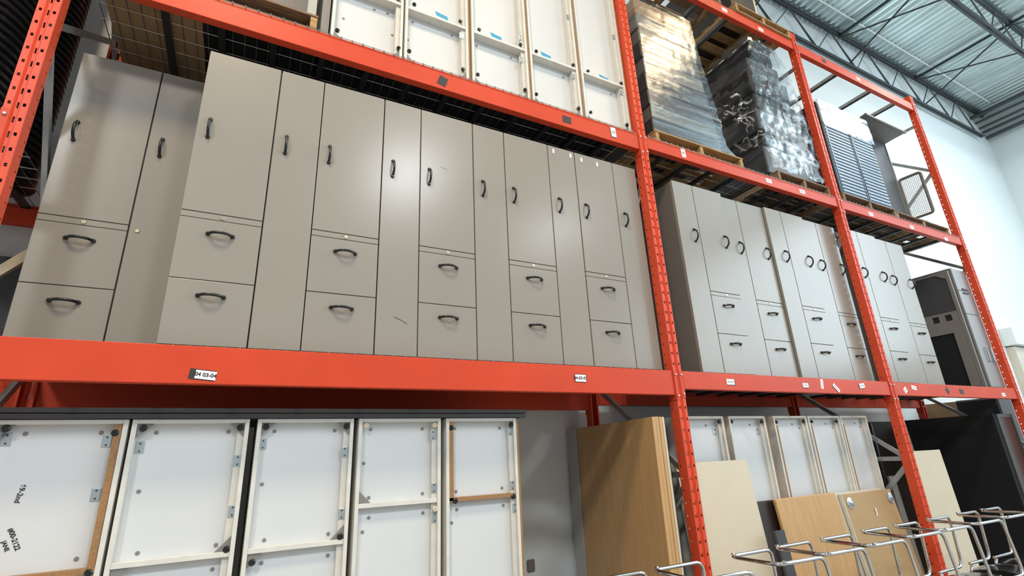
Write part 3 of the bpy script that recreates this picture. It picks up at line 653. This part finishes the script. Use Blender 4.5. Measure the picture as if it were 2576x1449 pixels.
hts = [0.16, 0.15, 0.17, 0.20, 0.17, 0.18, 0.16, 0.19, 0.20]
for i, h in enumerate(hts):
    r = 1.10-0.018*i
    MB().box(0.23+rnd.uniform(0, .015), r+rnd.uniform(-.02, .0), 0.07+rnd.uniform(0, .01), 0.98, z+0.002, z+h-0.003).build('load_layer', [DGREY, GREYP, DGREY, DGREY, GREYP, DGREY, GREYP, GREYP, CARD][i], s1, bevel=0.01); z += h
shell(MB(), 0, 0, 0.052, 0.99, lerp_prof([(4.16, 0.215, 1.27), (4.24, 0.21, 1.14), (4.6, 0.21, 1.10), (5.1, 0.215, 1.03), (5.45, 0.22, 0.985), (5.74, 0.225, 0.97)], 30), jit=0.006, seed=2).build('stretch_film', FILM, s1, smooth=True)
s2 = thing('wrapped_stack', 'crumpled film wrapped stack of black furniture, right of two', 'wrapped pallet load', (2.2, 0.5, ZP+0.125), 'film wrapped pallet loads')
z = ZP+0.126
for i, (h, a, b, mt) in enumerate([(0.34, 1.80, 2.62, DGREY), (0.20, 1.84, 2.60, BLACKM), (0.28, 1.82, 2.58, DGREY), (0.22, 1.86, 2.60, BLACKM), (0.30, 1.84, 2.52, BLACKM), (0.20, 1.90, 2.44, DGREY), (0.30, 2.02, 2.36, BLACKM)]):
    MB().box(a, b, 0.10+0.01*(i % 2), 0.98, z+0.002, z+h-0.004).build('furniture_piece', mt, s2, bevel=0.012); z += h
shell(MB(), 0, 0, 0.06, 0.99, lerp_prof([(4.20, 1.79, 2.70), (4.6, 1.80, 2.66), (5.2, 1.81, 2.63), (5.7, 1.86, 2.52), (5.95, 1.90, 2.36)], 34), jit=0.022, seed=5).build('crumpled_film', FILM2, s2, smooth=True)
# loose crumpled clumps of film hanging between the stacks
for (cx, cy, cz, R, sd) in ((1.20, 0.20, 4.75, 0.10, 3), (1.72, 0.24, 4.95, 0.13, 8), (1.74, 0.20, 4.55, 0.10, 11)):
    m = MB(); rr = random.Random(sd)
    for q in range(16):
        p = Vector((cx, cy, cz)) + Vector((rr.gauss(0, .4), rr.gauss(0, .25), rr.gauss(0, .6)))*R; pts = [p.copy()]; d = Vector((rr.gauss(0, 1), rr.gauss(0, .5), rr.gauss(0, 1))).normalized()
        for k in range(9):
            d = (d + Vector((rr.gauss(0, .7), rr.gauss(0, .5), rr.gauss(0, .7)))).normalized(); p = p + d*R*0.22; pts.append(p.copy())
        wv = Vector((rr.gauss(0, 1), rr.gauss(0, 1), rr.gauss(0, 1))).normalized()*rr.uniform(.006, .016)
        for k in range(9): m.quad(pts[k]-wv, pts[k]+wv, pts[k+1]+wv*0.8, pts[k+1]-wv*0.8)
    m.build('film_tangle', TANGLE, s1 if cx < 1.5 else s2)['kind'] = 'stuff'
# tray stack, right bay
s3 = thing('wrapped_tray_stack', 'stack of blue grey trays with film over its top', 'wrapped pallet load', (3.5, 0.5, ZP+0.125), 'film wrapped pallet loads')
z = ZP+0.126; n = 21; h = (5.12-z)/n
for i in range(n):
    for (a, b) in ((3.00, 3.515), (3.53, 4.03)):
        tr = MB().box(a, b, 0.06, 0.97, z+0.004, z+h-0.008).build('tray', BLUEM, s3, bevel=0.012, bseg=3)
        MB().lathe((a+0.03, 0.06, z+h*0.5), [(0.012, 0), (0.012, 0.006)], 12, 'y').build('pin', BLACKP, tr)
    z += h
MB().box(3.00, 4.03, 0.065, 0.97, 5.122, 5.40).build('upper_carton', GREYP, s3, bevel=0.01)
shell(MB(), 0, 0, 0.045, 0.98, lerp_prof([(5.08, 2.985, 4.045), (5.25, 2.985, 4.04), (5.44, 2.99, 4.035)], 8), jit=0.008, seed=9).build('stretch_film', FILM, s3, smooth=True)
MB().box(2.965, 2.998, 0.06, 0.97, ZP+0.126, 5.40).build('black_side_sheet', BLACKM, s3)
# mesh door cabinet, right bay
mc = thing('mesh_door_cabinet', 'dark cabinet with raised grey flap and open mesh door by the end upright', 'cabinet', (4.7, 0.6, ZP+0.125))
zb = ZP+0.126
MB().box(4.10, 5.06, 0.33, 0.98, zb, 5.56).build('carcass', DGREY, mc, bevel=0.003)
MB().box(5.062, 5.085, 0.32, 0.98, zb, 5.56).build('edge_strip', PLATE, mc)
m = MB(); m.prism([(4.12, 0.34, 5.565), (5.085, 0.34, 5.565), (5.085, 0.07, 5.59), (4.12, 0.07, 5.59)], (0, 0, 0.012)); m.tube([(4.12, 0.065, 5.592), (5.10, 0.065, 5.592)], 0.016, 8)
m.build('raised_flap', GREYP, mc, smooth=True)
def rrect(y0, y1, z0, z1, r, n=6):
    pts = []
    for cy, cz, a0 in ((y1-r, z1-r, 0), (y0+r, z1-r, 90), (y0+r, z0+r, 180), (y1-r, z0+r, 270)):
        for k in range(n+1):
            a = math.radians(a0+90*k/n); pts.append((cy+r*math.cos(a), cz+r*math.sin(a)))
    return pts
fr = MB().tube([(5.10+0.02*(0.33-y)/0.27, y, z) for y, z in rrect(0.06, 0.315, 4.36, 4.965, 0.035)], 0.018, 8, closed=True).build('mesh_door', MESHM, mc, smooth=True)
m = MB()
for k in range(24):
    zz = 4.375+k*0.0245; m.cyl((5.12, 0.07, zz), (5.10, 0.31, zz), 0.0028, 4)
for k in range(12):
    yy = 0.08+k*0.0205; m.cyl((5.118-0.06*(yy-0.07), yy, 4.37), (5.118-0.06*(yy-0.07), yy, 4.955), 0.0028, 4)
m.build('wire_grid', GALV, fr)
MB().box(5.09, 5.30, 0.20, 0.60, zb, 4.33).build('lower_box', MESHM, mc, bevel=0.02)

# ------------------------------------------------------------ left bay: black ribbed tubs, stool, stick, panel
def tub(x, y, r, z0, z1, label, name='ribbed_tub_stack'):
    prof = []; z = 0.0
    while z0+z < z1:
        prof += [(r*0.93, z), (r, z+0.008), (r, z+0.026), (r*0.93, z+0.034)]; z += 0.045
    return tag(MB().lathe((x, y, z0), prof, 40).build(name, BLACKP, smooth=True), label, 'tub', 'stacks of black ribbed tubs')
tub(-4.13, 0.30, 0.25, 3.064, 5.3, 'stack of black ribbed tubs nearest the leftmost upright')
tub(-4.09, 0.81, 0.21, 3.064, 5.6, 'slimmer stack of black ribbed tubs seen through the leftmost upright frame')
tub(-4.80, 0.33, 0.30, 3.064, 5.8, 'stack of black ribbed tubs at the very left edge')
tag(MB().box(-4.9, -3.84, 1.13, 1.16, 0.0, 2.75).build('dark_backboard', DGREY), 'dark grey board behind the leftmost upright at tower height', 'board')
deck(-5.6, PX[0]-0.06, 2.049, 'wire mesh deck with the upturned stool, left of the leftmost upright')
st = thing('upturned_stool', 'upturned black stool base with chrome column at the left edge', 'stool', (-3.98, 0.55, 2.06))
MB().lathe((-4.0, 0.55, 2.60), [(0.13, 0), (0.13, 0.012), (0.05, 0.02)], 28).build('round_base', BLACKP, st, smooth=True)
MB().cyl((-4.0, 0.55, 2.12), (-4.0, 0.55, 2.60), 0.02, 14).build('column', CHROME, st, smooth=True)
MB().lathe((-4.0, 0.55, 2.060), [(0.15, 0), (0.16, 0.03), (0.15, 0.06)], 28).build('seat', BLACKM, st, smooth=True)
tag(MB().prism([(-4.36, 0.80, 2.062), (-4.30, 0.80, 2.062), (-3.80, 0.80, 2.66), (-3.83, 0.80, 2.70)], (0, 0.03, 0)).build('wooden_batten', CREAM), 'pale wooden batten slanting behind the leftmost upright', 'batten')

# ------------------------------------------------------------ tags on the beams
def btag(x, z, wd, ht, rot, mat, label, txt=None, back=None, lines=True):
    t = thing('beam_tag', label, 'label tag', (x, 0.003, z), 'tags and magnets on the beams')
    c, s = math.cos(rot), math.sin(rot)
    def R(u, v, y): return (x+u*c-v*s, y, z+u*s+v*c)
    if back:
        bx, bz, bw, bh = back
        MB().prism([R(bx-bw/2, bz-bh/2, 0.0035), R(bx+bw/2, bz-bh/2, 0.0035), R(bx+bw/2, bz+bh/2, 0.0035), R(bx-bw/2, bz+bh/2, 0.0035)], (0, -0.0012, 0)).build('black_magnet', TAGB, t)
    y0 = 0.0022 if back else 0.0036
    MB().prism([R(-wd/2, -ht/2, y0), R(wd/2, -ht/2, y0), R(wd/2, ht/2, y0), R(-wd/2, ht/2, y0)], (0, -0.0015, 0)).build('card', mat, t)
    if txt: text(txt, ht*0.62, INK, t, (x, y0-0.0021, z), (PI/2, -rot, 0))
    elif mat is TAGW and lines:
        m = MB()
        for k in range(5):
            u = -wd*0.3+wd*0.15*k
            m.prism([R(u-wd*0.045, -ht*0.14, y0-0.0016), R(u+wd*0.045, -ht*0.14, y0-0.0016), R(u+wd*0.045, ht*0.14, y0-0.0016), R(u-wd*0.045, ht*0.14, y0-0.0016)], (0, -0.0003, 0))
        m.build('faded_print', GUSS, t)
    return t
btag(-2.866, 1.917, 0.082, 0.038, -0.10, TAGW, 'white tag reading 04 03-04 on a black magnet, left bay beam', '04 03-04', (-0.014, 0.0, 0.100, 0.046))
btag(-0.836, 1.968, 0.080, 0.044, 0.0, TAGW, 'white handwritten tag right end of the wide left bay beam', '04-03-01', (0, 0, 0.087, 0.051))
btag(0.532, 1.983, 0.085, 0.042, 0.0, TAGW, 'white tag first on the middle bay beam under the dark sided tower', None, (0.006, -0.002, 0.092, 0.046))
btag(1.436, 1.981, 0.075, 0.036, 0.0, TAGW, 'white tag near the centre of the middle bay beam', None, (0.003, -0.002, 0.08, 0.041))
btag(1.668, 1.998, 0.082, 0.034, 1.35, TAGW, 'white tag standing almost upright on the middle bay beam')
btag(1.860, 1.969, 0.095, 0.032, -0.7, TAGW, 'white tag tilted diagonally on the middle bay beam', None, (0.002, -0.003, 0.1, 0.036))
btag(2.262, 1.998, 0.08, 0.042, 0.12, TAGW, 'white tag nearest the upright on the middle bay beam', None, (-0.005, -0.002, 0.086, 0.046))
btag(2.986, 1.974, 0.058, 0.050, 0.55, TAGW, 'tilted white tag first on the right bay beam')
btag(3.158, 2.001, 0.085, 0.040, -0.15, TAGW, 'white tag beside the tilted one on the right bay beam')
btag(3.814, 1.985, 0.065, 0.055, -0.8, TAGB, 'tilted black magnet on the right bay beam')
btag(4.114, 1.981, 0.085, 0.050, -0.1, TAGB, 'straight black magnet on the right bay beam')
btag(5.105, 1.966, 0.085, 0.040, 0.0, TAGW, 'white tag at the far end of the right bay beam, tower foot level')
btag(-1.753, 3.935, 0.060, 0.075, -0.30, TAGB, 'tilted black magnet on the beam below the white cabinets')
btag(-0.753, 3.937, 0.078, 0.060, 0.0, TAGB, 'wide black magnet on the beam below the white cabinets')
btag(-0.306, 3.955, 0.050, 0.088, 0.05, TAGW, 'upright white tag near the middle upright, beam below white cabinets', None, (-0.002, -0.002, 0.056, 0.094), lines=True)
btag(0.466, 3.971, 0.050, 0.085, 0.05, TAGW, 'upright white tag on the beam below the smooth wrapped stack')
btag(1.598, 3.961, 0.082, 0.045, 0.0, TAGW, 'white tag on the beam between the two wrapped pallets')
btag(2.115, 3.958, 0.085, 0.045, 0.0, TAGW, 'white tag on the beam below the crumpled wrapped stack')
btag(3.346, 3.946, 0.085, 0.045, 0.0, TAGW, 'white tag on the beam below the blue grey trays')
btag(4.215, 3.942, 0.085, 0.045, 0.0, TAGW, 'white tag on the beam below the mesh door cabinet')
btag(5.031, 3.925, 0.085, 0.045, 0.0, TAGW, 'white tag by the end upright on the upper right bay beam')
btag(1.527, 6.095, 0.085, 0.050, 0.0, TAGW, 'white tag on the highest beam left of the upper pallet')
btag(2.126, 6.080, 0.085, 0.050, 0.0, TAGW, 'white tag on the highest beam under the upper pallet')
btag(3.336, 6.103, 0.085, 0.055, 0.0, TAGB, 'black magnet on the highest beam of the right bay')
btag(4.089, 6.095, 0.085, 0.045, 0.0, TAGW, 'white tag on the highest beam of the right bay')

# ------------------------------------------------------------ upturned chrome cantilever chairs
def bend(pts, r=0.05, n=5):
    P = [Vector(p) for p in pts]; out = [P[0]]
    for i in range(1, len(P)-1):
        a = (P[i-1]-P[i]); b = (P[i+1]-P[i]); q = min(r, a.length*.45, b.length*.45)
        A = P[i]+a.normalized()*q; B = P[i]+b.normalized()*q
        for k in range(n+1):
            t = k/n; out.append(A*(1-t)**2+P[i]*2*t*(1-t)+B*t*t)
    out.append(P[-1]); return out
def make_chair():
    t = thing('cantilever_chair', '', 'chair', (0, 0, 0), 'upturned chrome chairs in a row in front of the rack')
    zb, zs = 0.92, 0.56
    path = [(0.02, 0.015, zs), (0.375, 0.015, zs), (0.355, -0.005, zb), (0.0, 0.0, zb), (-0.005, -0.32, zb), (0.355, -0.335, zb), (0.375, -0.355, zs), (0.02, -0.355, zs)]
    MB().tube(bend(path, 0.055), 0.0105, 12).build('sled_frame', CHROME, t, smooth=True)
    for s in (0, 1):
        y = (0.0, -0.325)[s]
        MB().lathe((0.03+0.0*s, y, zb+0.006), [(0.010, 0), (0.012, 0.004), (0.008, 0.009)], 10).build('foot_glide', CHROME, t, smooth=True)
    # seat shell (underside up), waterfall edge
    nx, ny = 12, 10; m = MB()
    def sp(i, j, o):
        u = i/nx; v = j/ny
        x = 0.0+0.372*u; y = 0.02-0.38*v
        z = zs-0.018-0.05*(abs(2*v-1)**2.2)*0.6-0.055*max(0, (u-0.72)/0.28)**2+0.012*math.sin(PI*u)
        return (x, y, z-o)
    for o in (0.0, 0.028):
        for i in range(nx+1):
            for j in range(ny+1): m.v.append(sp(i, j, o))
    N = (nx+1)*(ny+1)
    for i in range(nx):
        for j in range(ny):
            a = i*(ny+1)+j; q = (a, a+1, a+ny+2, a+ny+1); m.f.append(q); m.f.append(tuple(N+k for k in q)[::-1])
    for i in range(nx):
        for j0 in (0, ny):
            a = i*(ny+1)+j0; b = a+ny+1; m.f.append((a, b, N+b, N+a))
    for j in range(ny):
        for i0 in (0, nx):
            a = i0*(ny+1)+j; b = a+1; m.f.append((a, b, N+b, N+a))
    m.build('seat', CHAIRBLK, t, smooth=True)
    # back: from the seat rear down to the floor (chair stands on its back edge)
    MB().tube(bend([(0.03, 0.005, zs-0.01), (0.0, 0.005, zs-0.04), (0.0, 0.005, 0.012), (0.0, -0.345, 0.012), (0.0, -0.345, zs-0.04), (0.03, -0.345, zs-0.01)], 0.05), 0.0105, 10).build('back_frame', CHROME, t, smooth=True)
    MB().prism([(-0.005, -0.01, 0.40), (-0.005, -0.33, 0.40), (-0.004, -0.33, 0.05), (-0.004, -0.01, 0.05)], (0.022, 0, 0.004)).build('backrest', CHAIRBLK, t, bevel=0.008, bseg=2)
    return t
def dup(root, loc, label):
    r = root.copy(); COL.objects.link(r); r.location = loc; r['label'] = label
    for ch in list(root.children):
        c = ch.copy(); COL.objects.link(c); c.parent = r
    return r
chair = make_chair()
xs = [-1.10, -0.70, -0.120, 0.283, 0.714, 1.190, 1.588, 2.050, 2.543, 2.945]
labs = ['upturned chrome chair at the left end of the chair row, mostly below the frame', 'upturned chrome chair in front of the maple sheets', 'upturned chrome chair in front of the cream board',
        'upturned chrome chair in front of the gap left of the maple board', 'upturned chrome chair in front of the maple board', 'upturned chrome chair in front of the round plated tabletop',
        'upturned chrome chair overlapping the red post right of the tabletop', 'upturned chrome chair in front of the tall cream board', 'upturned chrome chair in front of the black screen, nearer of two', 'upturned chrome chair at the right end of the row before the black screen']
for i, x in enumerate(xs):
    if i == 0: chair.location = (x, -0.30, 0); chair['label'] = labs[0]
    else: dup(chair, (x, -0.30+random.uniform(-.008, .008), 0), labs[i])

for o in bpy.data.objects:
    if '_o' in o: del o['_o']
